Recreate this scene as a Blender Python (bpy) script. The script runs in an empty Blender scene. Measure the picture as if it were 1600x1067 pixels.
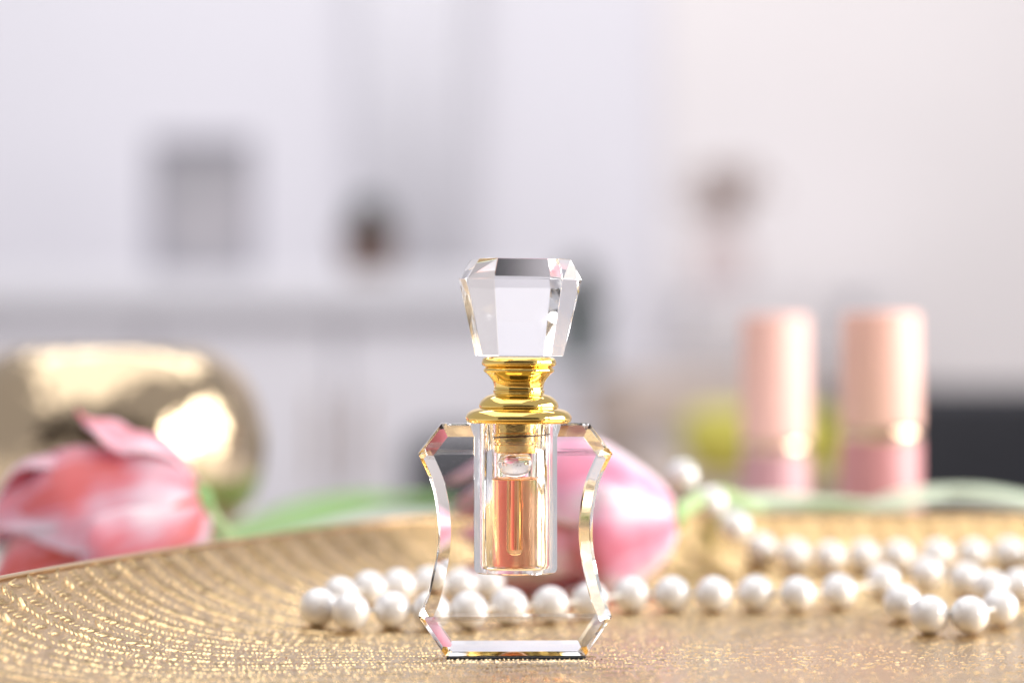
import bpy, bmesh, math, random
import numpy as np
from mathutils import Vector, Matrix, Euler, noise
random.seed(7)
R = math.radians
PI = math.pi
# ------------------------------------------------------------------ camera, light, exposure
# one Blender unit is one centimetre; the bottle stands at the origin, the camera 56 cm in front of it
sc = bpy.context.scene
sc.unit_settings.scale_length = 0.01
col = sc.collection
CAMY, CAMZ, FPX = -56.0, 6.2, 4444.0
cam_d = bpy.data.cameras.new('camera')
cam = bpy.data.objects.new('camera', cam_d); col.objects.link(cam)
cam.location = (0, CAMY, CAMZ); cam.rotation_euler = (R(90), 0, 0)
cam_d.lens = 100; cam_d.sensor_width = 36
cam_d.clip_start = 1; cam_d.clip_end = 3000
cam_d.dof.use_dof = True; cam_d.dof.focus_distance = 55.6
cam_d.dof.aperture_fstop = 0.071
sc.camera = cam
w = bpy.data.worlds.new('World'); sc.world = w; w.use_nodes = True
bg = w.node_tree.nodes['Background']
bg.inputs[0].default_value = (0.88, 0.87, 0.95, 1); bg.inputs[1].default_value = 0.60

def area(name, loc, aim, sx, sy, radiance, color=(1, 1, 1), shape='RECTANGLE'):
    d = bpy.data.lights.new(name, 'AREA'); d.shape = shape; d.size = sx; d.size_y = sy
    a = sx*sy if shape == 'RECTANGLE' else PI*sx*sy/4
    d.energy = radiance*PI*a; d.color = color
    o = bpy.data.objects.new(name, d); col.objects.link(o); o.location = loc
    o.rotation_euler = (Vector(aim)-Vector(loc)).to_track_quat('-Z', 'Y').to_euler()
    return o
area('window_light', (84, 10, 24), (0, 4, 3), 76, 46, 11.0, (1.0, 0.98, 0.96))
area('top_light', (-20, 10, 100), (0, 5, 0), 150, 110, 1.7, (1.0, 0.99, 1.0))
area('glint_lamp', (70, -34, 26), (0, 8, 3), 9, 9, 130.0, (1.0, 0.97, 0.92), 'ELLIPSE')  # small bright lamp added to make glints on the gold and the rings
area('room_light', (0, 190, 190), (20, 300, 10), 220, 120, 5.5, (1.0, 0.985, 0.98))
sc.view_settings.view_transform = 'Standard'; sc.view_settings.look = 'None'
sc.view_settings.exposure = 0.0; sc.view_settings.gamma = 1.0
cy = sc.cycles
cy.use_denoising = True
cy.max_bounces = 24; cy.transmission_bounces = 20; cy.glossy_bounces = 8; cy.diffuse_bounces = 4
cy.sample_clamp_indirect = 30; cy.blur_glossy = 0.3
cy.caustics_reflective = True; cy.caustics_refractive = True

def at(px, py, D):          # pixel of the 1600 px photograph at D cm from the camera -> point
    return Vector(((px-800)*D/FPX, CAMY+D, CAMZ+(533.5-py)*D/FPX))

# ------------------------------------------------------------------ helpers
def new_obj(name, me, m=None, parent=None):
    o = bpy.data.objects.new(name, me); col.objects.link(o)
    if m is not None and hasattr(me, 'materials') and not me.materials:
        me.materials.append(m)
    if parent is not None: o.parent = parent
    return o
def thing(name, label, cat, loc=(0, 0, 0), rot=(0, 0, 0), group=None):
    o = bpy.data.objects.new(name, None); col.objects.link(o); o.empty_display_size = .5
    o.location = loc; o.rotation_euler = rot
    tag(o, label, cat, group); return o
def tag(o, label, cat, group=None):
    o['label'] = label; o['category'] = cat
    if group: o['group'] = group
    return o
def struct(o): o['kind'] = 'structure'; return o
def me_from(name, v, f, smooth=None):
    me = bpy.data.meshes.new(name); me.from_pydata([tuple(a) for a in v], [], f); me.validate(); me.update()
    if smooth is not None:
        for p in me.polygons: p.use_smooth = True
        me.set_sharp_from_angle(angle=R(smooth))
    return me
def lathe(name, prof, n=64, smooth=35):       # prof: (r, z) from bottom to top
    v, f = [], []
    rings = []
    for r, z in prof:
        if r < 1e-5: rings.append([len(v)]); v.append((0, 0, z))
        else:
            rings.append(list(range(len(v), len(v)+n)))
            v += [(r*math.cos(2*PI*k/n), r*math.sin(2*PI*k/n), z) for k in range(n)]
    for a, b in zip(rings, rings[1:]):
        for k in range(n):
            k2 = (k+1) % n
            if len(a) == 1 and len(b) == 1: continue
            if len(a) == 1: f.append((a[0], b[k2], b[k]))
            elif len(b) == 1: f.append((a[k], a[k2], b[0]))
            else: f.append((a[k], a[k2], b[k2], b[k]))
    me = me_from(name, v, f, smooth)
    bm = bmesh.new(); bm.from_mesh(me); bmesh.ops.recalc_face_normals(bm, faces=bm.faces); bm.to_mesh(me); bm.free()
    return me
def arc(cx, cz, r, a0, a1, n=8):
    return [(cx+r*math.cos(R(a0+(a1-a0)*k/n)), cz+r*math.sin(R(a0+(a1-a0)*k/n))) for k in range(n+1)]
def box_me(name, x0, x1, y0, y1, z0, z1, bev=0.0, seg=2):
    bm = bmesh.new(); bmesh.ops.create_cube(bm, size=1)
    for q in bm.verts: q.co = Vector((x0+(q.co.x+.5)*(x1-x0), y0+(q.co.y+.5)*(y1-y0), z0+(q.co.z+.5)*(z1-z0)))
    if bev: bmesh.ops.bevel(bm, geom=bm.edges[:], offset=bev, segments=seg, affect='EDGES', profile=.6)
    me = bpy.data.meshes.new(name); bm.to_mesh(me); bm.free()
    if bev:
        for p in me.polygons: p.use_smooth = True
        me.set_sharp_from_angle(angle=R(40))
    return me
def tube_me(name, pts, rad, n=10, closed=False, smooth=60):
    pts = [Vector(p) for p in pts]; m = len(pts); v, f = [], []
    prev = None
    for i, p in enumerate(pts):
        a = pts[(i-1) % m] if (closed or i > 0) else p
        b = pts[(i+1) % m] if (closed or i < m-1) else p
        t = (b-a).normalized()
        if prev is None: prev = Vector((0, 0, 1)) if abs(t.z) < .9 else Vector((1, 0, 0))
        u = (prev-t*prev.dot(t)).normalized(); prev = u; s = t.cross(u)
        r = rad(i/(m-1)) if callable(rad) else rad
        v += [p+(u*math.cos(2*PI*k/n)+s*math.sin(2*PI*k/n))*r for k in range(n)]
    for i in range(m if closed else m-1):
        j = (i+1) % m
        for k in range(n): f.append((i*n+k, i*n+(k+1) % n, j*n+(k+1) % n, j*n+k))
    if not closed: f.append(tuple(range(n-1, -1, -1))); f.append(tuple((m-1)*n+k for k in range(n)))
    return me_from(name, v, f, smooth)
def catmull(P, n, closed=False):
    P = [Vector(p) for p in P]; out = []; m = len(P)
    for i in range(m if closed else m-1):
        g = lambda k: P[k % m] if closed else P[max(0, min(m-1, k))]
        a, b, c, d = g(i-1), g(i), g(i+1), g(i+2)
        for k in range(n):
            t = k/n
            out.append(.5*((2*b)+(c-a)*t+(2*a-5*b+4*c-d)*t*t+(3*b-a-3*c+d)*t**3))
    if not closed: out.append(P[-1])
    return out

# ------------------------------------------------------------------ materials
def mat(name, base=(.8, .8, .8), rough=.5, metal=0, **kw):
    m = bpy.data.materials.new(name); m.use_nodes = True
    b = m.node_tree.nodes['Principled BSDF']
    b.inputs['Base Color'].default_value = (*base, 1); b.inputs['Roughness'].default_value = rough
    b.inputs['Metallic'].default_value = metal
    for k, x in kw.items():
        b.inputs[k.replace('_', ' ')].default_value = x
    return m
class N:                    # tiny node-graph helper
    def __init__(s, m): s.t = m.node_tree; s.b = s.t.nodes['Principled BSDF']
    def n(s, kind, **inp):
        q = s.t.nodes.new(kind)
        for k, x in inp.items():
            if k.startswith('_'): setattr(q, k[1:], x)
            else: s.put(q.inputs[int(k[1:]) if k[0] == 'i' and k[1:].isdigit() else k.replace('_', ' ')], x)
        return q
    def put(s, sock, x):
        if isinstance(x, bpy.types.NodeSocket): s.t.links.new(x, sock)
        else: sock.default_value = x
    def m(s, op, a, b=0.0, c=0.0):
        q = s.t.nodes.new('ShaderNodeMath'); q.operation = op
        s.put(q.inputs[0], a); s.put(q.inputs[1], b)
        if op in ('MULTIPLY_ADD', 'SMOOTH_MIN', 'WRAP'): s.put(q.inputs[2], c)
        return q.outputs[0]
    def ramp(s, fac, stops):
        q = s.t.nodes.new('ShaderNodeValToRGB'); s.put(q.inputs[0], fac)
        e = q.color_ramp.elements
        while len(e) < len(stops): e.new(.5)
        for k, (p, c) in enumerate(stops): e[k].position = p; e[k].color = (*c, 1)
        return q.outputs[0]
    def noise(s, scale, detail=3, vec=None, rough=.5):
        q = s.t.nodes.new('ShaderNodeTexNoise'); q.inputs['Scale'].default_value = scale
        q.inputs['Detail'].default_value = detail; q.inputs['Roughness'].default_value = rough
        if vec is not None: s.put(q.inputs['Vector'], vec)
        return q.outputs[0]
    def coord(s, which='Object'): return s.t.nodes.new('ShaderNodeTexCoord').outputs[which]
    def bump(s, h, strength=.3, dist=.05):
        q = s.t.nodes.new('ShaderNodeBump'); q.inputs['Strength'].default_value = strength
        q.inputs['Distance'].default_value = dist; s.put(q.inputs['Height'], h)
        s.t.links.new(q.outputs[0], s.b.inputs['Normal']); return q
def worn(m, amt=.06, scale=3.0, bump=.08):       # slight variation of colour, gloss and relief
    g = N(m); base = tuple(g.b.inputs['Base Color'].default_value)[:3]
    nz = g.noise(scale, 5, g.coord())
    c = g.ramp(nz, [(.3, tuple(x*(1-amt) for x in base)), (.7, tuple(min(1, x*(1+amt)) for x in base))])
    g.t.links.new(c, g.b.inputs['Base Color'])
    if bump: g.bump(g.noise(scale*9, 3, g.coord()), bump, .02)
    return m

GLASS = mat('clear_acrylic', (1, 1, 1), 0.0, 0, Transmission_Weight=1.0, IOR=1.49)
g = N(GLASS)             # hairline scratches and dust: only the gloss
g.put(g.b.inputs['Roughness'], g.m('MULTIPLY', g.m('GREATER_THAN', g.noise(38, 4, g.coord()), .645), .12))
ROD = mat('rod_glass', (1.0, .97, .86), 0.0, 0, Transmission_Weight=1.0, IOR=1.22)
ROD2 = mat('bulb_glass', (1.0, .95, .88), 0.0, 0, Transmission_Weight=1.0, IOR=1.45)
LIQ = mat('perfume_liquid', (.988, .56, .29), 0.0, 0, Transmission_Weight=1.0, IOR=1.36)
GOLD = mat('polished_gold', (.93, .66, .20), .07, 1)
g = N(GOLD); g.put(g.b.inputs['Roughness'], g.m('MULTIPLY_ADD', g.noise(6, 4, g.coord()), .08, .03))
g.bump(g.noise(9, 2, g.coord()), .04, .02)
GOLD2 = mat('thread_gold', (.90, .62, .20), .18, 1)
g = N(GOLD2); g.bump(g.noise(14, 3, g.coord()), .15, .03)
BLACK = worn(mat('matte_black', (.006, .006, .007), .85), .2, 20)
BROWN = worn(mat('brown_gasket', (.09, .035, .015), .4), .2, 8)

# ------------------------------------------------------------------ perfume bottle
SC = 7.93*10   # px per cm at the bottle
def zz(y): return (1018-y)/SC+.04
bottle = thing('perfume_bottle', 'small clear faceted perfume bottle with gold neck and gem shaped stopper on the gold tray', 'perfume bottle', (0.06, 0, 0), (0, 0, R(1.5)))
# outline of the flat body, in cm
def bx_(px): return (px-806)/SC
left = [(691, 657), (655, 704)] + [(666, 727), (676, 752), (683, 785), (686, 820), (684, 855), (678, 888), (669, 925), (656, 957)] + [(697, 1017)]
lp = [(bx_(a), zz(b)) for a, b in left]
curve = [Vector((a, b, 0)) for a, b in lp[1:10]]
cur = catmull(curve, 8)
half = [Vector((*lp[0], 0))]+cur+[Vector((*lp[10], 0))]
outline = [Vector((p.x, p.y)) for p in half]+[Vector((-p.x, p.y)) for p in reversed(half)]
outline = [Vector((p[0], p[1])) for p in outline]
def offset_poly(P, d):
    n = len(P); out = []
    area_ = sum(P[i].x*P[(i+1) % n].y-P[(i+1) % n].x*P[i].y for i in range(n))
    s = 1 if area_ > 0 else -1
    for i in range(n):
        a, b, c = P[i-1], P[i], P[(i+1) % n]
        e1 = (b-a).normalized(); e2 = (c-b).normalized()
        n1 = Vector((-e1.y, e1.x))*s; n2 = Vector((-e2.y, e2.x))*s
        k = 1+n1.dot(n2)
        out.append(b+(n1+n2)*(d/max(k, .3)))
    return out
def prism_layers(layers):
    n = len(layers[0][0]); v, f = [], []
    for P, y in layers: v += [(p[0], y, p[1]) for p in P]
    for L in range(len(layers)-1):
        for i in range(n):
            j = (i+1) % n; f.append((L*n+i, L*n+j, (L+1)*n+j, (L+1)*n+i))
    B = (len(layers)-1)*n
    for i in range(n//2-1):          # caps as strips between the mirrored sides
        f.append((i, n-1-i, n-2-i, i+1)); f.append((B+i, B+i+1, B+n-2-i, B+n-1-i))
    bm = bmesh.new()
    vs = [bm.verts.new(q) for q in v]
    for q in f: bm.faces.new([vs[k] for k in q])
    bmesh.ops.recalc_face_normals(bm, faces=bm.faces)
    me = bpy.data.meshes.new('prism'); bm.to_mesh(me); bm.free(); return me
TH = .49
ins = offset_poly(outline, .25)
body_me = prism_layers([(ins, -TH), (outline, -TH+.2), (outline, TH-.2), (ins, TH)])
def boolean(a_me, b_me, op):
    a = bpy.data.objects.new('a', a_me); b = bpy.data.objects.new('b', b_me)
    col.objects.link(a); col.objects.link(b)
    md = a.modifiers.new('b', 'BOOLEAN'); md.object = b; md.operation = op; md.solver = 'MANIFOLD'
    dg = bpy.context.evaluated_depsgraph_get()
    out = bpy.data.meshes.new_from_object(a.evaluated_get(dg))
    bpy.data.objects.remove(a); bpy.data.objects.remove(b); return out
VR, VZ0, VZ1 = .945, zz(889), zz(657)+.02
cyl = lathe('cyl', [(0, VZ0), (VR-.10, VZ0), (VR-.03, VZ0+.03), (VR, VZ0+.10), (VR, VZ1), (0, VZ1)], 96)
body_me = boolean(body_me, cyl, 'UNION')
CR = .46; CZ0 = zz(880)
cav = lathe('cav', [(0, CZ0), (CR-.10, CZ0), (CR-.03, CZ0+.03), (CR, CZ0+.10), (CR, VZ1+.3), (0, VZ1+.3)], 96)
body_me = boolean(body_me, cav, 'DIFFERENCE')
body_me.update()
for p in body_me.polygons: p.use_smooth = not (abs(p.normal.y) > .999 or abs(p.normal.z) > .999)
body_me.set_sharp_from_angle(angle=R(24)); body_me.materials.clear()
body = new_obj('bottle_body', body_me, GLASS, bottle)
PQ = [Vector((bx_(699), .035)), Vector((bx_(700), .0)), Vector((bx_(913), .0)), Vector((bx_(915), .035))]
strip_me = prism_layers([(PQ, -TH+.04),
                    (PQ, TH-.04)])
new_obj('base_strip', strip_me, BLACK, bottle)  # thin black strip along the underside of the bottle
LR = CR-.006; LZ = zz(743)
liq = lathe('perfume', [(0, CZ0+.006), (LR-.10, CZ0+.006), (LR-.03, CZ0+.036), (LR, CZ0+.106), (LR, LZ+.03), (LR-.03, LZ+.01), (LR-.08, LZ), (0, LZ)], 96)
new_obj('perfume', liq, LIQ, bottle)
# neck and stopper, leaning a little to the right
HX = .07
def shift_me(me, dx, dz=0, tilt=0.0, yaw=0.0, piv=0.0):
    me.transform(Matrix.Translation((dx, 0, piv+dz)) @ Matrix.Rotation(R(tilt), 4, 'Y') @ Matrix.Rotation(R(yaw), 4, 'Z') @ Matrix.Translation((0, 0, -piv)))
    return me
zb = zz(657)+.025
def px_prof(pts, n=4):       # (radius px, y px) of the photograph, smoothed
    q = catmull([Vector((a/SC, zz(b), 0)) for a, b in pts], n); return [(p.x, p.y) for p in q]
P = [(0, zb-.01)]+px_prof([(77, 656.5), (81, 655), (82.5, 650.5), (82, 645), (78, 639.5), (71, 635.5), (63, 633.2)])
P += px_prof([(61.5, 632.3), (62, 629), (60, 623.5), (55, 618), (49, 614), (43, 611.8)])
P += px_prof([(40.5, 611), (39.5, 609.5), (40.3, 607.5), (40, 605.5)])+px_prof([(38.5, 604.5), (38.5, 600), (40, 594), (43.5, 588), (48.5, 582), (52.5, 578.5)])
P += px_prof([(53.8, 577.5), (55.5, 575), (54.5, 571.8), (52, 570.2)])+px_prof([(53, 569.2), (57, 567), (58.3, 562.5), (57, 557.5), (54, 555), (50, 553.6)])+[(0, zz(553.4))]
neck = lathe('gold_neck', P, 128, 42)
new_obj('gold_neck', shift_me(neck, HX, 0, .3, 0, zb), GOLD, bottle)
plug = lathe('neck_plug', [(0, zz(702)), (.40, zz(702)), (.425, zz(700)), (.43, zz(690)), (.405, zz(689)), (.405, zz(686)), (.43, zz(685)), (.43, zz(672)), (.41, zz(671)), (.41, zb-.005), (0, zb-.005)], 64)
new_obj('neck_plug', shift_me(plug, .015), GOLD2, bottle)
hel = [(.015+.437*math.cos(a), .437*math.sin(a), zz(684)+.17*(a/(2*PI))/1.3) for a in np.linspace(PI*.9, 2*PI*1.45, 60)]
new_obj('rubber_thread', tube_me('rubber_thread', hel, .017, 8), BROWN, bottle)
rod = lathe('dipper_rod', [(0, zz(858))]+[(r, z) for r, z in arc(0, zz(858)+.12, .12, -80, 0, 8)]+[(.115, zz(741)), (0, zz(741))], 64, 50)
new_obj('dipper_rod', shift_me(rod, -.0), ROD, bottle)
bulb = lathe('rod_bulb', [(0, zz(739)), (.11, zz(738.5)), (.20, zz(736)), (.28, zz(731)), (.325, zz(724)), (.335, zz(717)), (.32, zz(710)), (.28, zz(705)), (.20, zz(703)), (0, zz(703))], 64, 60)
new_obj('rod_bulb', bulb, ROD2, bottle)
# stopper: cut-corner gem
def octo(w, d, cw, cd): return [(-w+cw, -d), (w-cw, -d), (w, -d+cd), (w, d-cd), (w-cw, d), (-w+cw, d), (-w, d-cd), (-w, -d+cd)]
def stopper_me(name, layers):
    v, f = [], []
    for z, P_ in layers: v += [(x, y, z) for x, y in P_]
    for L in range(len(layers)-1):
        for i in range(8): j = (i+1) % 8; f.append((L*8+i, L*8+j, (L+1)*8+j, (L+1)*8+i))
    f.append(tuple(range(7, -1, -1))); f.append(tuple((len(layers)-1)*8+i for i in range(8)))
    bm = bmesh.new(); vs = [bm.verts.new(q) for q in v]
    for q in f: bm.faces.new([vs[k] for k in q])
    bmesh.ops.recalc_face_normals(bm, faces=bm.faces)
    bmesh.ops.bevel(bm, geom=bm.edges[:], offset=.007, segments=1, affect='EDGES')
    me = bpy.data.meshes.new(name); bm.to_mesh(me); bm.free(); return me
st = stopper_me('stopper', [(zz(552.5), octo(.80, .78, .28, .28)), (zz(434), octo(1.13, 1.10, .46, .46)), (zz(403), octo(.90, 1.06, .30, .40))])
stopper = new_obj('stopper', shift_me(st, HX+.01, .01, .6, 7, zz(552)), GLASS, bottle)

# ------------------------------------------------------------------ tray
OUTP = [(-10.0, 55.5), (-7.95, 62.1), (-5.0, 69.5), (-2.7, 73.8), (1.3, 75.9), (6.5, 76.4), (13.5, 76.3), (20, 74.5), (25, 68), (26.5, 58), (25, 46), (18, 38.5), (6, 36), (-5, 37.5), (-10.2, 42), (-11.2, 48.5)]
OUTP = [(x, y+CAMY) for x, y in OUTP]
tray_out = [Vector((p.x, p.y)) for p in catmull([Vector((x, y, 0)) for x, y in OUTP], 36, True)]
OA = np.array([(p.x, p.y) for p in tray_out])
OB = np.roll(OA, -1, 0)
def edge_dist(Q):           # distance of points to the tray outline
    Q = np.atleast_2d(Q); best = np.full(len(Q), 1e9)
    for a, b in zip(OA, OB):
        d = b-a; t = np.clip(((Q-a)@d)/(d@d), 0, 1)
        best = np.minimum(best, np.hypot(*(Q-a-t[:, None]*d).T))
    return best
RIM, WALL = 1.6, 5.0
def zfun(d): 
    t = np.clip(1-d/WALL, 0, 1); return RIM*(.35*t**1.6+.65*t**4)
def surf_z(x, y): return float(zfun(edge_dist(np.array([[x, y]])))[0])
TC = np.array((15.5, 1.0))
seg = np.hypot(*(OB-OA).T); arcl = np.concatenate([[0], np.cumsum(seg)]); per = arcl[-1]
NR = 70
ss = 1-np.linspace(0, 1, NR)**1.15*.995
n = len(OA); pts = []; uvs = []
for s in ss:
    Q = TC+(OA-TC)*s
    z = zfun(edge_dist(Q)) if s < 1 else np.full(n, RIM)
    pts += [(q[0], q[1], zc) for q, zc in zip(Q, z)]
v = pts+[(TC[0], TC[1], 0)]
f = []
for L in range(NR-1):
    for i in range(n):
        j = (i+1) % n; f.append((L*n+i, L*n+j, (L+1)*n+j, (L+1)*n+i))
for i in range(n): f.append(((NR-1)*n+i, (NR-1)*n+(i+1) % n, len(v)-1))
tm = bpy.data.meshes.new('tray_dish'); tm.from_pydata(v, [], f)
uv = tm.uv_layers.new(name='uv')
rad = np.hypot(*(OA-TC).T)
NROW = round(per/.70)
for p in tm.polygons:
    p.use_smooth = True
    ids = list(p.vertices); cols = [k % n for k in ids if k < n*NR]; wrap = (0 in cols and n-1 in cols)
    for li, vi in zip(p.loop_indices, ids):
        if vi == n*NR: i = cols[0]; L = NR-1; s = 0
        else: i = vi % n; L = vi//n; s = ss[L]
        a = arcl[n] if (wrap and i == 0) else arcl[i]
        uv.data[li].uv = (a/per*NROW, (1-s)*rad[i])
tm.update()
if tm.polygons[0].normal.z < 0: tm.flip_normals()
TRAY = mat('embossed_champagne_gold', (.80, .60, .36), .27, 1)
g = N(TRAY)
uvn = g.t.nodes.new('ShaderNodeUVMap'); sp = g.n('ShaderNodeSeparateXYZ', i0=uvn.outputs[0])
ob = g.coord()
nz1 = g.noise(1.6, 3, ob); nz2 = g.noise(9, 3, ob)
fine = g.noise(22, 4, ob, .6)
mpv = g.n('ShaderNodeMapping', i0=uvn.outputs[0]); mpv.inputs['Scale'].default_value = (2.2, 7, 1)
vor = g.n('ShaderNodeTexVoronoi', Vector=mpv.outputs[0], Scale=1.0)
g.bump(g.m('ADD', g.m('MULTIPLY', vor.outputs['Distance'], .8), fine), .35, .03)
g.put(g.b.inputs['Roughness'], g.m('MULTIPLY_ADD', nz2, .16, .08))
c = g.ramp(g.noise(2.2, 5, ob), [(.3, (.52, .335, .15)), (.7, (.66, .455, .235))])
g.t.links.new(c, g.b.inputs['Base Color'])
tray = thing('serving_tray', 'round cornered champagne gold tray with embossed ticks and upturned rim under the bottle', 'tray', (0, 0, 0))
dish = new_obj('tray_dish', tm, TRAY, tray)
md = dish.modifiers.new('thick', 'SOLIDIFY'); md.thickness = .22; md.offset = -1
# embossed ticks: rows that run from the rim inwards, two slanted files of ridges to a row
rg = np.random.default_rng(3)
tv, tw, th_, tl_, tb_ = [], [], [], [], []
for r in range(NROW):
    for side in (1,):
        aa = ((r+.5)/NROW)*per; k = min(int(np.searchsorted(arcl, aa)-1), n-1); q = (aa-arcl[k])/seg[k]
        o_ = OA[k]*(1-q)+OB[k]*q; R0 = np.hypot(*(o_-TC)); inw = (TC-o_)/R0
        vv = np.arange(.12, R0*.93, .092); vv = vv+rg.uniform(-.014, .014, len(vv)); s_ = 1-vv/R0
        step = np.where(s_ < .22, 4, np.where(s_ < .48, 2, 1)); keep = (r % step == 0) & (rg.random(len(vv)) > .06)
        vv, s_, step = vv[keep], s_[keep], step[keep]
        wob = (noise.noise(Vector((r*.31, side, 0)))*.05)
        p_ = o_+inw*vv[:, None]; ok = (p_[:, 1] > -7) & (p_[:, 0] < 19)
        p_, s_, step = p_[ok], s_[ok], step[ok]
        ang = math.atan2(inw[1], inw[0])+PI/2+(1 if r % 2 else -1)*R(17)+rg.uniform(-.14, .14, len(p_))
        tv.append(p_); tw.append(ang); tl_.append(per/NROW*s_*step*rg.uniform(.29, .43, len(p_))); tb_.append(rg.uniform(.024, .036, len(p_))); th_.append(rg.uniform(.4, 1, len(p_))*(.010+.046*np.clip(s_*1.5-.55, 0, 1)))
# loose short scratches pressed between the rows of the flat floor
NS = 8000
p_ = np.stack([rg.uniform(-8, 15, NS), rg.uniform(-6.5, 14, NS)], 1); dd_ = edge_dist(p_); inside_ = dd_ > .3; p_ = p_[inside_ & (rg.random(NS) < np.clip(dd_/9, .1, 1))]; NS = len(p_)
tv.append(p_); tw.append(rg.normal(.1, .35, NS)); tl_.append(rg.uniform(.02, .09, NS)); tb_.append(rg.uniform(.008, .018, NS)); th_.append(rg.uniform(.003, .010, NS))
tv = np.concatenate(tv); tw = np.concatenate(tw); tl_ = np.concatenate(tl_); tb_ = np.concatenate(tb_); th_ = np.concatenate(th_)
e_ = .05
z0 = zfun(edge_dist(tv)); zx = (zfun(edge_dist(tv+[e_, 0]))-z0)/e_; zy = (zfun(edge_dist(tv+[0, e_]))-z0)/e_
nn = np.stack([-zx, -zy, np.ones(len(z0))], 1); nn /= np.linalg.norm(nn, axis=1)[:, None]
c3 = np.concatenate([tv, z0[:, None]], 1)
da = np.stack([np.cos(tw), np.sin(tw), np.cos(tw)*zx+np.sin(tw)*zy], 1); da /= np.linalg.norm(da, axis=1)[:, None]
db = np.cross(nn, da)
L3, B3, H3 = tl_[:, None]*da, tb_[:, None]*db, th_[:, None]*nn
lo = -.012*nn
V6 = np.stack([c3-L3-B3+lo, c3+L3-B3+lo, c3+L3+B3+lo, c3-L3+B3+lo, c3-L3*.7+H3, c3+L3*.7+H3], 1).reshape(-1, 3)
NT = len(tv); base6 = (np.arange(NT)*6)[:, None]
quads = np.concatenate([base6+[0, 1, 5, 4], base6+[2, 3, 4, 5]], 0); tris = np.concatenate([base6+[1, 2, 5], base6+[3, 0, 4]], 0)
ek = bpy.data.meshes.new('embossed_ticks'); ek.vertices.add(len(V6)); ek.vertices.foreach_set('co', V6.astype(np.float32).ravel())
ek.loops.add(quads.size+tris.size); ek.loops.foreach_set('vertex_index', np.concatenate([quads.ravel(), tris.ravel()]).astype(np.int32))
ek.polygons.add(len(quads)+len(tris))
ls = np.concatenate([np.arange(len(quads))*4, quads.size+np.arange(len(tris))*3]).astype(np.int32)
ek.polygons.foreach_set('loop_start', ls); ek.update(calc_edges=True)
TICKM = mat('tick_gold', (.84, .615, .32), .2, 1)
g = N(TICKM); g.put(g.b.inputs['Roughness'], g.m('MULTIPLY_ADD', g.noise(6, 2, g.coord()), .3, .08)); g.bump(g.noise(30, 2, g.coord()), .25, .02)
tko = new_obj('embossed_ticks', ek, TICKM, tray); tko['kind'] = 'stuff'
print('ticks', NT)
rimp = [Vector((p.x, p.y, RIM-.02)) for p in tray_out[::2]]
RIMM = mat('rim_gold', (.66, .50, .33), .3, 1); g = N(RIMM); g.bump(g.noise(12, 3, g.coord()), .3, .03)
new_obj('tray_rim', tube_me('tray_rim', rimp, .055, 10, True), RIMM, tray)
TZ = -.23
TABLE = mat('white_table', (.78, .76, .77), .35)
worn(TABLE, .03, .4, .02)
struct(new_obj('table_top', box_me('table_top', -75, 75, -50, 50, TZ-3, TZ, .3), TABLE))

# ------------------------------------------------------------------ pearls
PR = .415
PEARL = mat('pearl', (.86, .835, .80), .24, 0, Coat_Weight=1.0, Coat_Roughness=.06, Coat_IOR=1.9)
g = N(PEARL)
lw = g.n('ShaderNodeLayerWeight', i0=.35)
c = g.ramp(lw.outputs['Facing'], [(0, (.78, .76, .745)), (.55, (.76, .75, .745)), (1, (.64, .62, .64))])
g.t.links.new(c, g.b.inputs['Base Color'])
g.bump(g.noise(3, 2, g.coord()), .08, .05)
g.b.inputs['Specular IOR Level'].default_value = .7
def on_ray(px, py, r=PR, Dmax=79.0):        # follow the sight line to where the pearl would touch the tray
    Ds = np.arange(57, Dmax, .1); P_ = np.array([at(px, py, D) for D in Ds])
    gap = P_[:, 2]-r-zfun(edge_dist(P_[:, :2])); k = np.nonzero(gap <= 0)[0]
    return Vector(P_[k[0] if len(k) else -1])
necklace = thing('pearl_necklace', 'long necklace of round white pearls looped across the gold tray behind the bottle', 'necklace', tuple(at(1049, 970, 62.8)))
front = [(762, 910), (719, 912), (670, 912), (622, 916), (576, 920), (531, 929), (499, 949), (546, 955), (619, 953), (668, 953), (732, 951), (794, 945), (859, 942), (921, 936), (986, 929), (1050, 928), (1115, 929), (1180, 927), (1246, 928), (1310, 924), (1379, 908), (1410, 942), (1452, 960), (1515, 961), (1562, 949), (1547, 917), (1508, 905), (1447, 896)]
back = [(1576, 864), (1521, 866), (1464, 867), (1403, 868), (1350, 868), (1296, 870), (1241, 867), (1189, 857), (1148, 822), (1110, 784), (1065, 743)]
path = [on_ray(x, y) for x, y in front]
extra = [(1589, 880), (1625, 868)]
path2 = [on_ray(1625, 872)]+[on_ray(x, y) for x, y in back[:8]]
path2 += [at(1148, 822, 74.0), at(1110, 784, 74.6), at(1066, 743, 74.6)]
third = [(1600, 900), (1640, 915), (1700, 905)]
path3 = [on_ray(1592, 914), on_ray(1650, 925), on_ray(1700, 905), on_ray(1690, 880)]
allp = path+path3+path2
rest = []
for p in allp:                 # nudge touching pearls apart
    rest.append(p.copy())
for it in range(25):
    for i in range(len(rest)):
        for j in range(i):
            d = rest[i]-rest[j]; L = d.length
            if L < 2*PR*1.005 and L > 1e-6:
                k = d/L*(2*PR*1.005-L)*.5; rest[i] += k; rest[j] -= k
    zs = zfun(edge_dist(np.array([(p.x, p.y) for p in rest])))
    for p, q in zip(rest[:len(path)+6], zs): p.z = max(p.z, float(q)+PR)
pm = bpy.data.meshes.new('pearl')
bm = bmesh.new(); bmesh.ops.create_uvsphere(bm, u_segments=40, v_segments=24, radius=PR); bm.to_mesh(pm); bm.free()
for p in pm.polygons: p.use_smooth = True
pm.materials.append(PEARL)
base = necklace.location.copy()
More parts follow.
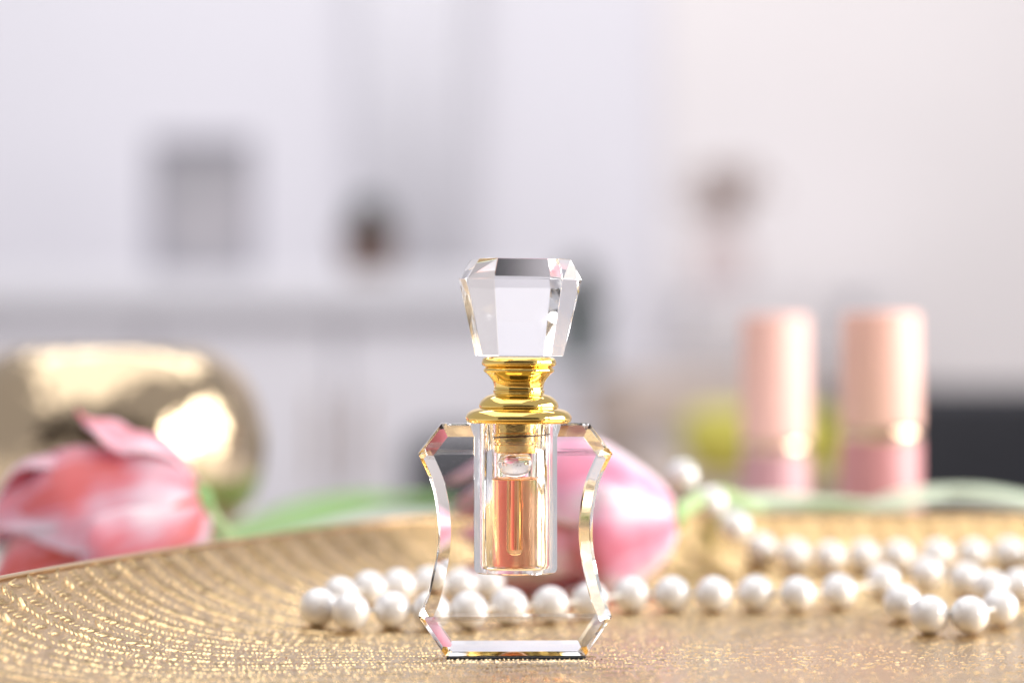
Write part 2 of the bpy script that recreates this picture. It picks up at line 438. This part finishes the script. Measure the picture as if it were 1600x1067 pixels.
for p in rest:
    o = new_obj('pearl', pm, None, necklace); o.location = p-base
    o.rotation_euler = (random.random()*6, random.random()*6, random.random()*6)
    k = random.uniform(.975, 1.02); o.scale = (k, k, k)
THREAD = worn(mat('silk_thread', (.8, .77, .72), .7), .05, 10)
new_obj('thread', tube_me('thread', [p-base for p in rest], .045, 8), THREAD, necklace)

# ------------------------------------------------------------------ tulips
def petal_mat(name, mid, edge, deep, flame):
    m = mat(name, mid, .42, 0, Subsurface_Weight=.25, Subsurface_Scale=.25)
    m.node_tree.nodes['Principled BSDF'].inputs['Subsurface Radius'].default_value = (1, .4, .35)
    g = N(m); uvn = g.t.nodes.new('ShaderNodeUVMap'); sp = g.n('ShaderNodeSeparateXYZ', i0=uvn.outputs[0])
    ob = g.coord()
    mp = g.n('ShaderNodeMapping', i0=uvn.outputs[0]); mp.inputs['Scale'].default_value = (1.2, 7, 1)
    st = g.noise(2.2, 4, mp.outputs[0]); bl = g.noise(.55, 2, ob)
    ac = g.m('ABSOLUTE', g.m('SUBTRACT', sp.outputs[1], .5))
    fac = g.m('ADD', g.m('ADD', g.m('MULTIPLY', ac, .9), g.m('MULTIPLY', st, .5)), g.m('MULTIPLY_ADD', bl, 1.1, -.65))
    c = g.ramp(fac, [(.12, deep), (.30, mid), (.52, edge), (.75, flame)])
    g.t.links.new(c, g.b.inputs['Base Color'])
    mp2 = g.n('ShaderNodeMapping', i0=uvn.outputs[0]); mp2.inputs['Scale'].default_value = (1, 40, 1)
    g.bump(g.noise(2, 3, mp2.outputs[0]), .25, .04)
    tr = g.t.nodes.new('ShaderNodeBsdfTranslucent'); g.t.links.new(c, tr.inputs[0])
    mx = g.t.nodes.new('ShaderNodeMixShader'); mx.inputs[0].default_value = .3
    out = g.t.nodes['Material Output']
    g.t.links.new(g.b.outputs[0], mx.inputs[1]); g.t.links.new(tr.outputs[0], mx.inputs[2]); g.t.links.new(mx.outputs[0], out.inputs[0])
    return m
PINK = petal_mat('pink_petal', (.93, .38, .46), (.95, .66, .74), (.90, .20, .20), (.94, .82, .85))
PINK2 = petal_mat('rose_petal', (.95, .46, .64), (.95, .78, .84), (.90, .30, .44), (.95, .84, .88))
CORAL = petal_mat('coral_petal', (.90, .30, .32), (.92, .42, .42), (.84, .14, .10), (.93, .60, .60))
LEAF = mat('tulip_leaf', (.22, .46, .20), .45, 0, Subsurface_Weight=.15, Subsurface_Scale=.1)
g = N(LEAF); uvn = g.t.nodes.new('ShaderNodeUVMap'); mp = g.n('ShaderNodeMapping', i0=uvn.outputs[0]); mp.inputs['Scale'].default_value = (1, 25, 1)
c = g.ramp(g.noise(2, 3, mp.outputs[0]), [(.3, (.15, .31, .07)), (.7, (.27, .44, .16))]); g.t.links.new(c, g.b.inputs['Base Color'])
LEAF3 = worn(mat('stem_green', (.38, .52, .24), .5), .15, 3)
LEAF2 = mat('pale_leaf', (.5, .66, .45), .4)
g = N(LEAF2); uvn = g.t.nodes.new('ShaderNodeUVMap'); mp = g.n('ShaderNodeMapping', i0=uvn.outputs[0]); mp.inputs['Scale'].default_value = (1, 25, 1)
c = g.ramp(g.noise(2, 3, mp.outputs[0]), [(.3, (.52, .62, .42)), (.7, (.66, .74, .58))]); g.t.links.new(c, g.b.inputs['Base Color'])

def grid_me(name, fn, nu, nv):
    v = [fn(i/nu, j/nv) for i in range(nu+1) for j in range(nv+1)]; f = []
    for i in range(nu):
        for j in range(nv):
            a = i*(nv+1)+j; f.append((a, a+nv+1, a+nv+2, a+1))
    me = bpy.data.meshes.new(name); me.from_pydata([tuple(q) for q in v], [], f)
    u = me.uv_layers.new(name='uv')
    for p in me.polygons:
        p.use_smooth = True
        for li, vi in zip(p.loop_indices, p.vertices):
            u.data[li].uv = ((vi//(nv+1))/nu, (vi % (nv+1))/nv)
    me.update(); return me
def petal(L, Rm, phi, halfw, layer, openness, tipcurl, seed):
    rnd = random.Random(seed)
    a1, a2, a3 = rnd.uniform(0, 6), rnd.uniform(0, 6), rnd.uniform(-.12, .12)
    def fn(t, s):
        q = s*2-1
        rr = Rm*(math.sin(PI*min(1, t*1.04+.012)*.66)**.42)*(1-.12*layer)
        if t > .55: rr *= 1-(1-openness)*((t-.55)/.45)**1.6
        rr = max(rr, .05)
        wdt = halfw*math.sqrt(max(0, math.sin(PI*min(1, .10+t*.9))))*(1 if t < .6 else 1-.55*((t-.6)/.4)**2)
        ang = phi+q*wdt+a3*t
        rr2 = rr*(1+.05*q*q+.05*math.sin(6*t+a1)+.035*math.sin(9*s+a2+3*t)+.07*q*q*math.sin(15*t+a2)*t)+tipcurl*max(0, t-.7)**2*6*(1-q*q*.5)
        x = L*t*(1-.07*q*q*t)+.06*math.sin(7*s+a1)*t
        return Vector((x, rr2*math.cos(ang), rr2*math.sin(ang)))
    return grid_me('petal', fn, 26, 18)
def tulip(name, label, loc, rot, L, Rm, mats, petals, stem_pts, group='pink tulips beside the tray'):
    t = thing(name, label, 'tulip', loc, rot, group)
    for k, (phi, hw, layer, op, curl, mi, *lf) in enumerate(petals):
        o = new_obj('petal', petal(L*(1-.06*layer)*(lf[0] if lf else 1), Rm, R(phi), R(hw), layer, op, curl, k+int(L*70)), mats[mi], t)
        md = o.modifiers.new('thick', 'SOLIDIFY'); md.thickness = .045; md.offset = 0
    inv = (Matrix.Translation(loc) @ Euler(rot).to_matrix().to_4x4()).inverted()
    pts = catmull([inv @ Vector(p) for p in stem_pts], 8)
    new_obj('stem', tube_me('stem', pts, lambda u: .24-.05*u, 14), LEAF3, t)
    rec = lathe('receptacle', [(0, -.25), (.22, -.22), (.36, -.05), (.40, .12), (.2, .25), (0, .28)], 24, 60)
    rec.transform(Matrix.Rotation(R(90), 4, 'Y')); new_obj('receptacle', rec, LEAF, t)
    return t
# the flower outside the tray on the left: base to the right, mouth to the left and slightly up
petsA = [(-95, 42, 0, .55, .0, 1), (-35, 44, 0, .55, .0, 1, .62), (34, 44, 0, .6, .0, 1, .8), (84, 36, 0, 1.12, .9, 1, .36), (95, 42, 0, .5, 0, 1), (140, 42, 0, .5, 0, 1), (205, 42, 0, .5, 0, 1),
         (-65, 42, 1, .6, 0, 2), (0, 44, 1, .6, 0, 2), (60, 44, 1, .72, 0, 0), (120, 44, 1, .55, 0, 2), (180, 44, 1, .6, 0, 2), (240, 44, 1, .6, 0, 2),
         (20, 40, 2, .4, 0, 2), (140, 40, 2, .4, 0, 2), (260, 40, 2, .4, 0, 2)]
D1 = 71.0
tl = at(316, 778, D1)
tulA = tulip('tulip', 'coral and pale pink tulip lying outside the tray with one petal tip sticking up', tuple(tl), (0, R(22), R(180-6)), 6.0, 2.45,
             [PINK, PINK, CORAL ], petsA, [tl+Vector((-.1, 0, 0)), tl+Vector((.4, .9, -.9)), tl+Vector((1.2, 2.6, -1.95)), tl+Vector((3, 7, -2.25))])
petsB = [(-80, 42, 0, .5, 0, 0, .8), (-15, 40, 0, .6, .2, 0, .55), (42, 42, 0, .6, .1, 0, .8), (100, 42, 0, .7, .1, 0), (160, 42, 0, .6, 0, 0), (220, 42, 0, .6, 0, 0),
         (-50, 42, 1, .5, 0, 0), (10, 44, 1, .6, 0, 0), (70, 44, 1, .5, 0, 0), (130, 44, 1, .5, 0, 0), (190, 44, 1, .5, 0, 0), (250, 44, 1, .5, 0, 0)]
D2 = 70.5
t2 = at(1055, 806, D2)
tulB = tulip('tulip', 'rose pink tulip lying in the tray right behind the perfume bottle', tuple(t2), (0, R(6), R(180-4)), 5.8, 2.12,
             [PINK2, PINK, CORAL], petsB, [t2, t2+Vector((.5, 2.5, .1)), t2+Vector((1.6, 6.3, .2)), t2+Vector((4, 11, -1.0)), t2+Vector((7, 15, -1.6))])
# leaves
def leaf(parent, name, spine, wid, m, sag=.25, thick=.05):
    sp_ = catmull(spine, 10); mN = len(sp_)-1
    inv = parent.matrix_world.inverted() if False else (Matrix.Translation(parent.location) @ parent.rotation_euler.to_matrix().to_4x4()).inverted()
    def fn(t, s):
        i = t*mN; k = min(int(i), mN-1); p = sp_[k].lerp(sp_[k+1], i-k)
        d = (sp_[min(k+1, mN)]-sp_[max(k-1, 0)]).normalized(); side = d.cross(Vector((0, 0, 1))).normalized()
        q = s*2-1; ww = wid*math.sin(PI*min(.985, .06+t*.94))**.6
        return inv @ (p+side*q*ww+Vector((0, 0, 1))*(q*q*ww*sag+.05*math.sin(9*t+3*q)))
    o = new_obj(name, grid_me(name, fn, 40, 10), m, parent)
    md = o.modifiers.new('thick', 'SOLIDIFY'); md.thickness = thick; md.offset = 0
    return o
leaf(tulA, 'leaf', [at(340, 850, 78), at(420, 838, 86), at(510, 812, 93), at(610, 795, 97), at(700, 800, 99), at(770, 815, 100)], 1.3, LEAF, .4)
leaf(tulB, 'leaf', [at(1080, 802, 79), at(1160, 797, 80), at(1260, 799, 81), at(1360, 803, 82), at(1450, 808, 83)], 1.3, LEAF2, .3)
leaf(tulB, 'leaf', [at(1255, 812, 80), at(1370, 797, 80), at(1470, 780, 80.5), at(1570, 787, 80), at(1700, 810, 79), at(1800, 835, 78)], 1.3, LEAF2, .2)

# ------------------------------------------------------------------ gold candle holder
VG = mat('mirror_champagne', (.60, .465, .30), .06, 1)
g = N(VG); g.put(g.b.inputs['Roughness'], g.m('MULTIPLY_ADD', g.noise(.8, 3, g.coord()), .12, .09))
g.bump(g.noise(.9, 2.5, g.coord()), .5, .3)
Dv = 90.0
vc = at(165, 700, Dv); vr = 5.05
holder = thing('candle_holder', 'squat round mirror gold candle holder behind the left tulip', 'candle holder', (vc.x, vc.y, TZ))
prof = [(0, 0), (2.9, 0), (3.3, .08)]
for k in range(15):
    a = -62+k*(62+66)/14; prof.append((vr*math.cos(R(a))**.48, 3.15+3.05*math.sin(R(a))/math.sin(R(66))*(.98)))
top = prof[-1]
prof += [(top[0]-.25, top[1]+.10), (top[0]-.42, top[1]+.04), (top[0]-.45, top[1]-.15)]
prof += [(2.9, 4.9), (3.6, 3.2), (3.0, 1.2), (2.2, .5), (0, .5)]
new_obj('bowl', lathe('bowl', prof, 96, 60), VG, holder)
WAX = worn(mat('white_wax', (.85, .82, .78), .5), .03, 2)
new_obj('candle', lathe('candle', [(0, .52), (1.9, .52), (1.95, .6), (1.95, 3.4), (1.85, 3.5), (0, 3.45)], 48), WAX, holder)
new_obj('wick', tube_me('wick', [(0, 0, 3.4), (.02, 0, 3.8), (.12, 0, 4.0)], .05, 8), BLACK, holder)

# ------------------------------------------------------------------ lipsticks
CAP = worn(mat('peach_plastic', (.80, .49, .41), .5), .03, 2, .02)
BASEM = worn(mat('dusty_rose_plastic', (.50, .27, .28), .4), .03, 2, .02)
RING = mat('lipstick_ring', (.70, .52, .36), .12, 1)
g = N(RING); g.put(g.b.inputs['Roughness'], g.m('MULTIPLY_ADD', g.noise(5, 3, g.coord()), .1, .05))
def lipstick(px, D, diam_px, label, top_y, ring_y, lean, capm, basem):
    r = diam_px*D/FPX/2; p = at(px, 700, D); H = CAMZ+(533.5-top_y)*D/FPX-TZ; zr = CAMZ+(533.5-ring_y)*D/FPX-TZ
    t = thing('lipstick', label, 'lipstick', (p.x, p.y, TZ), (0, R(lean), 0), 'closed lipsticks behind the tray')
    new_obj('base', lathe('base', [(0, 0), (r*.96, 0), (r, .06), (r, zr-.32), (r*.98, zr-.27), (0, zr-.27)], 64), basem, t)
    new_obj('metal_ring', lathe('metal_ring', [(0, zr-.27), (r*.95, zr-.27), (r*.985, zr-.24), (r*.99, zr-.1), (r*.99, zr+.02), (r*.97, zr+.10), (r*.90, zr+.14), (0, zr+.14)], 64, 60), RING, t)
    new_obj('cap', lathe('cap', [(0, zr+.14), (r*.98, zr+.14), (r, zr+.18), (r*.955, H-.18)]+arc(r*.955-.14, H-.16, .14, 10, 85, 6)+[(0, H)], 64), capm, t)
    return t
lipstick(1211, 93, 108, 'peach capped lipstick with dusty rose base, the left one, nearer the bottle', 492, 694, 0, CAP, BASEM)
CAP2 = worn(mat('peach_plastic_b', (.81, .48, .39), .48), .03, 2, .02)
BASE2 = worn(mat('coral_plastic', (.56, .24, .24), .4), .03, 2, .02)
lipstick(1376, 85, 126, 'peach capped lipstick with coral base, right one in front of dark armchair', 487, 674, 0, CAP2, BASE2)

# ------------------------------------------------------------------ the room far behind
DW = 420.0
WALLM = worn(mat('painted_wall', (.80, .785, .83), .9), .02, .02, 0)
struct(new_obj('wall', box_me('wall', -260, 260, CAMY+DW, CAMY+DW+12, -76, 190), WALLM))
REARM = worn(mat('unseen_wall_dark', (.12, .11, .11), .9), .05, .05, 0)
struct(new_obj('unseen_dark_wall', box_me('unseen_dark_wall', -260, 260, -262, -250, -76, 150), REARM))  # unseen behind the camera, added dark to give the gold reflections contrast
FLOORM = worn(mat('pale_floor', (.55, .50, .46), .5), .08, .05, 0)
struct(new_obj('floor', box_me('floor', -260, 260, -250, CAMY+DW-.5, -80, -76), FLOORM))
def pb(px0, px1, py0, py1, D, depth, off=0):     # box of the given picture extent standing at distance D
    a = at(px0, py1, D); b = at(px1, py0, D); return (a.x, b.x, a.y, a.y+depth, a.z, b.z)
WHITE = worn(mat('white_lacquer', (.80, .79, .83), .5), .02, .03, 0)
SHADEL = worn(mat('shade_grey_lacquer', (.74, .72, .76), .6), .04, .03, 0)  # the grey holds the shade below the overhanging white top
cab = thing('sideboard', 'white topped sideboard, its front greyed for shade, standing along the far wall on the left', 'sideboard', tuple(at(300, 900, 330)))
cab.location.z = -76
def child_box(name, parent, ext, m, bev=.3):
    x0, x1, y0, y1, z0, z1 = ext; L = parent.location
    return new_obj(name, box_me(name, x0-L.x, x1-L.x, y0-L.y, y1-L.y, z0-L.z, z1-L.z, bev), m, parent)
e = list(pb(-420, 860, 430, 486, 330, 42)); child_box('top', cab, e, WHITE, .6)
z1 = e[4]-.05
e2 = [e[0]+1.5, e[1]-1.5, e[2]+3, e[3], -70, z1]; child_box('carcass', cab, e2, SHADEL)
for k in range(4):
    wd = (e2[1]-e2[0])/4; d = child_box('door', cab, [e2[0]+wd*k+.4, e2[0]+wd*(k+1)-.4, e[2]+1.6, e[2]+2.95, -68, z1-1], SHADEL, .3)
    new_obj('handle', tube_me('handle', [Vector((e2[0]+wd*(k+.9 if k % 2 == 0 else k+.1), e[2]+.9, -10))-cab.location, Vector((e2[0]+wd*(k+.9 if k % 2 == 0 else k+.1), e[2]+.9, 0))-cab.location], .35, 10), RING, d)
child_box('plinth', cab, [e2[0]+3, e2[1]-3, e2[2]+3, e2[3], -76, -70.05], SHADEL)
ctop = e[5]
# picture frame
pf = thing('picture_frame', 'grey framed picture propped on the far sideboard', 'picture frame', tuple(at(312, 430, 345))); pf.location.z = ctop
q = at(232, 300, 345).x-pf.location.x, at(398, 300, 345).x-pf.location.x, (at(300, 215, 345).z-ctop)
FR = worn(mat('grey_frame', (.30, .29, .33), .5), .05, .1, 0)
for nm, b in (('frame_side', (q[0], q[0]+1.6, 0, 1.5, 0, q[2])), ('frame_side', (q[1]-1.0, q[1], 0, 1.5, 0, q[2])), ('frame_top', (q[0]+1.62, q[1]-1.02, 0, 1.5, q[2]-1.5, q[2])), ('frame_bottom', (q[0]+1.62, q[1]-1.02, 0, 1.5, 0, 1.3))):
    new_obj(nm, box_me(nm, *b, .15), FR, pf)
PICM = mat('picture_print', (.5, .48, .5), .6); g = N(PICM)
g.t.links.new(g.ramp(g.noise(.12, 3, g.coord()), [(.35, (.34, .33, .35)), (.65, (.46, .43, .45))]), g.b.inputs['Base Color'])
new_obj('picture', box_me('picture', q[0]+1.62, q[1]-1.02, .5, .9, 1.32, q[2]-1.52), PICM, pf)
# small potted plants
def plant(label, px, D, base_z, pot_r, pot_h, potm, leafm, nl, spread, hgt, seed, group=None):
    rnd = random.Random(seed); p = at(px, 500, D)
    t = thing('potted_plant', label, 'plant', (p.x, p.y, base_z), group=group)
    new_obj('pot', lathe('pot', [(0, 0), (pot_r*.72, 0), (pot_r*.76, .2), (pot_r*.97, pot_h*.85), (pot_r*1.05, pot_h*.86), (pot_r*1.05, pot_h), (pot_r*.93, pot_h), (pot_r*.9, pot_h*.9), (0, pot_h*.9)], 40), potm, t)
    v, f = [], []
    for k in range(nl):
        a = rnd.uniform(0, 2*PI); el = rnd.uniform(.2, 1.35); L = rnd.uniform(.5, 1)
        d = Vector((math.cos(a)*math.cos(el)*spread, math.sin(a)*math.cos(el)*spread, math.sin(el)*hgt))*L
        s0 = Vector((0, 0, pot_h*.88)); m1 = s0+d*.6+Vector((0, 0, hgt*.1)); e_ = s0+d
        sd = d.cross(Vector((0, 0, 1))).normalized()*(spread*.12)
        b = len(v); v += [s0, m1-sd, m1+sd, e_]; f += [(b, b+1, b+3, b+2)]
    new_obj('foliage', me_from('foliage', v, f, 60), leafm, t)
    return t
TERRA = worn(mat('dark_terracotta', (.14, .07, .045), .7), .1, .3, 0)
DKLEAF = worn(mat('dark_leaf', (.035, .07, .03), .6), .3, .3, 0)
GREYPOT = worn(mat('grey_green_pot', (.10, .125, .12), .5), .1, .2, 0)
PSTAND = at(0, 572, 318).z
plant('small dark potted plant on the far sideboard beside the grey panel', 576, 335, ctop, 3.4, 5.2, TERRA, DKLEAF, 260, 4.2, 5.6, 3)
plant('taller dull green potted plant far behind the stopper', 905, 318, PSTAND, 3.0, 7.5, GREYPOT, DKLEAF, 260, 3.6, 6.2, 5)
ps_ = thing('plant_stand', 'slim white plant stand under the taller green plant', 'plant stand', (at(905, 500, 318).x, CAMY+318, -76))
new_obj('stand_top', lathe('stand_top', [(0, PSTAND+74.8), (5.4, PSTAND+74.8), (5.6, PSTAND+75.2), (5.6, PSTAND+75.9), (0, PSTAND+75.95)], 40), WHITE, ps_)
for k in range(3):
    new_obj('leg', tube_me('leg', [(6.5*math.cos(2.1*k), 6.5*math.sin(2.1*k), 0), (3.6*math.cos(2.1*k), 3.6*math.sin(2.1*k), PSTAND+74.79)], .5, 10), WHITE, ps_)
# grey curtain between the sideboard and the bright wall
CURT = worn(mat('grey_curtain', (.81, .80, .83), .9), .02, .05, 0)
xa, xb = at(560, 0, 405).x, at(722, 0, 405).x
v, f = [], []
M = 60
for i in range(M+1):
    x = xa+(xb-xa)*i/M; y = CAMY+414+1.2*math.sin(i*.9)+.6*math.sin(i*.37)
    v += [(x, y, -74), (x, y, 150)]
f = [(2*i, 2*i+2, 2*i+3, 2*i+1) for i in range(M)]
cu = new_obj('curtain', me_from('curtain', v, f, 60), CURT); tag(cu, 'plain light grey curtain hanging on the far wall', 'curtain')
md = cu.modifiers.new('t', 'SOLIDIFY'); md.thickness = .3
BLUSH = worn(mat('blush_panel_paint', (.86, .815, .81), .9), .02, .03, 0)
bp = new_obj('wall_panel', box_me('wall_panel', at(1035, 0, 418).x, 250, CAMY+416.5, CAMY+419.8, -74, 186, .4), BLUSH)
tag(bp, 'tall pale blush panel covering the right half of the far wall', 'wall panel')
# right half: low wooden table, vase with dried flowers, olive cushion on a dark armchair
WOOD = worn(mat('pale_wood', (.52, .40, .31), .5), .08, .1, 0)
DARK = worn(mat('charcoal_fabric', (.035, .035, .042), .85), .15, .3, 0)
OLIVE = worn(mat('olive_yellow_fabric', (.55, .50, .09), .85), .08, .3, 0)
def soft_box(name, ext, parent, m, bev):
    return child_box(name, parent, ext, m, bev)
ar = thing('armchair', 'charcoal upholstered armchair standing on the far right behind the lipsticks', 'armchair', tuple(at(1500, 800, 225))); ar.location.z = -76
e = pb(1300, 1960, 606, 1400, 225, 14); soft_box('backrest', e, ar, DARK, 3)
soft_box('seat', (e[0], e[1], e[2]-46, e[2]-.3, -52, -34), ar, DARK, 3)
for x in (e[0]-.2, e[1]+.2):
    s = -1 if x < 0 else 1
    soft_box('armrest', ((x-9, x-.2) if x == e[0]-.2 else (x+.2, x+9))+(e[2]-46, e[2]+8, -66, -22), ar, DARK, 2)
for (x, y) in ((e[0]+4, e[2]-40), (e[1]-4, e[2]-40), (e[0]+4, e[2]+6), (e[1]-4, e[2]+6)):
    new_obj('leg', lathe('leg', [(0, 0), (1.4, 0), (2.2, 23.9), (0, 23.9)], 16), WOOD, ar).location = Vector((x, y, -76))-ar.location
# olive storage box on the table further back
st_ = thing('side_table', 'pale wooden side table standing beyond the tray at the centre right', 'side table', tuple(at(1080, 900, 200))); st_.location.z = -76
e = pb(1010, 1420, 752, 768, 190, 34); child_box('table_top', st_, e, WOOD, .5)
for x in (e[0]+2, e[1]-2):
    for y in (e[2]+3, e[3]-3):
        new_obj('leg', lathe('leg', [(0, 0), (1.1, 0), (1.7, e[4]+75.9), (0, e[4]+75.9)], 16), WOOD, st_).location = Vector((x, y, -76))-st_.location
cb = new_obj('cushion', box_me('cushion', *(lambda E: (E[0], E[1], E[2], E[3], e[5]+.02, E[5]))(pb(1075, 1325, 640, 752, 195, 12)), 2.4, 5), OLIVE)
tag(cb, 'olive yellow cushion standing behind the left lipstick', 'cushion')
wd = thing('bench', 'beige wooden bench against the wall behind the bottle neck', 'bench', tuple(at(1000, 900, 320))); wd.location.z = -76
e = pb(925, 1290, 590, 690, 315, 36); child_box('seat', wd, e, worn(mat('beige_wood', (.60, .49, .42), .6), .05, .05, 0), .8)
for x in (e[0]+3, e[1]-3): child_box('leg', wd, (x-2, x+2, e[2]+2, e[3]-2, -76, e[4]-.05), WOOD, .4)
# shelf with vase of dried flowers
SH = thing('wall_shelf', 'white wall shelf holding the beige vase', 'shelf', tuple(at(1180, 470, 390)))
e = pb(1010, 1420, 456, 470, 385, 23); child_box('board', SH, e, WHITE, .3)
for x in (e[0]+6, e[1]-6): child_box('bracket', SH, (x-.6, x+.6, e[2]+3, e[3], e[4]-5, e[4]-.02), WHITE, .1)
BEI = worn(mat('beige_ceramic', (.36, .24, .19), .6), .06, .1, 0)
vs = thing('vase', 'beige ceramic vase with a dark brown bunch of dried flowers on the wall shelf', 'vase', tuple(at(1128, 450, 390))); vs.location.z = e[5]
PKC = worn(mat('pale_blush_ceramic', (.66, .56, .55), .6), .05, .1, 0)
new_obj('vessel', lathe('vessel', [(0, 0), (3.2, 0), (4.0, 2.5), (3.6, 6.5), (1.8, 8.6), (1.9, 9.6), (1.5, 9.6), (1.4, 8.7), (0, 8.6)], 40, 60), PKC, vs)
rnd = random.Random(4); v, f = [], []
for k in range(260):
    d = Vector((rnd.gauss(0, 2.7), rnd.gauss(0, 1.8), 9.5+rnd.uniform(.5, 7.5)))
    s1 = Vector((rnd.uniform(-1, 1), rnd.uniform(-1, 1), rnd.uniform(-1, 1)))*.9; s2 = Vector((rnd.uniform(-1, 1), rnd.uniform(-1, 1), rnd.uniform(-1, 1)))*.9
    b = len(v); v += [d, d+s1, d+s1+s2, d+s2]; f.append((b, b+1, b+2, b+3))
new_obj('dried_flowers', me_from('dried_flowers', v, f), BEI, vs)['kind'] = 'stuff'
# grey pouf
po = thing('pouf', 'dark grey round pouf standing low behind the tray left of the bottle', 'pouf', (at(722, 800, 240).x, CAMY+240, -76))
ptop = at(0, 668, 240).z+76
new_obj('cushion_body', lathe('cushion_body', [(0, 50), (4.6, 50), (5.0, 53), (5.0, ptop-2), (4.2, ptop-.5), (2.5, ptop), (0, ptop)], 40, 60), worn(mat('dark_grey_fabric', (.10, .10, .11), .9), .1, .3, 0), po)
new_obj('stand', lathe('stand', [(0, 0), (9, 0), (9, 1.5), (1.6, 3), (1.6, 49.9), (0, 49.9)], 32), WOOD, po)
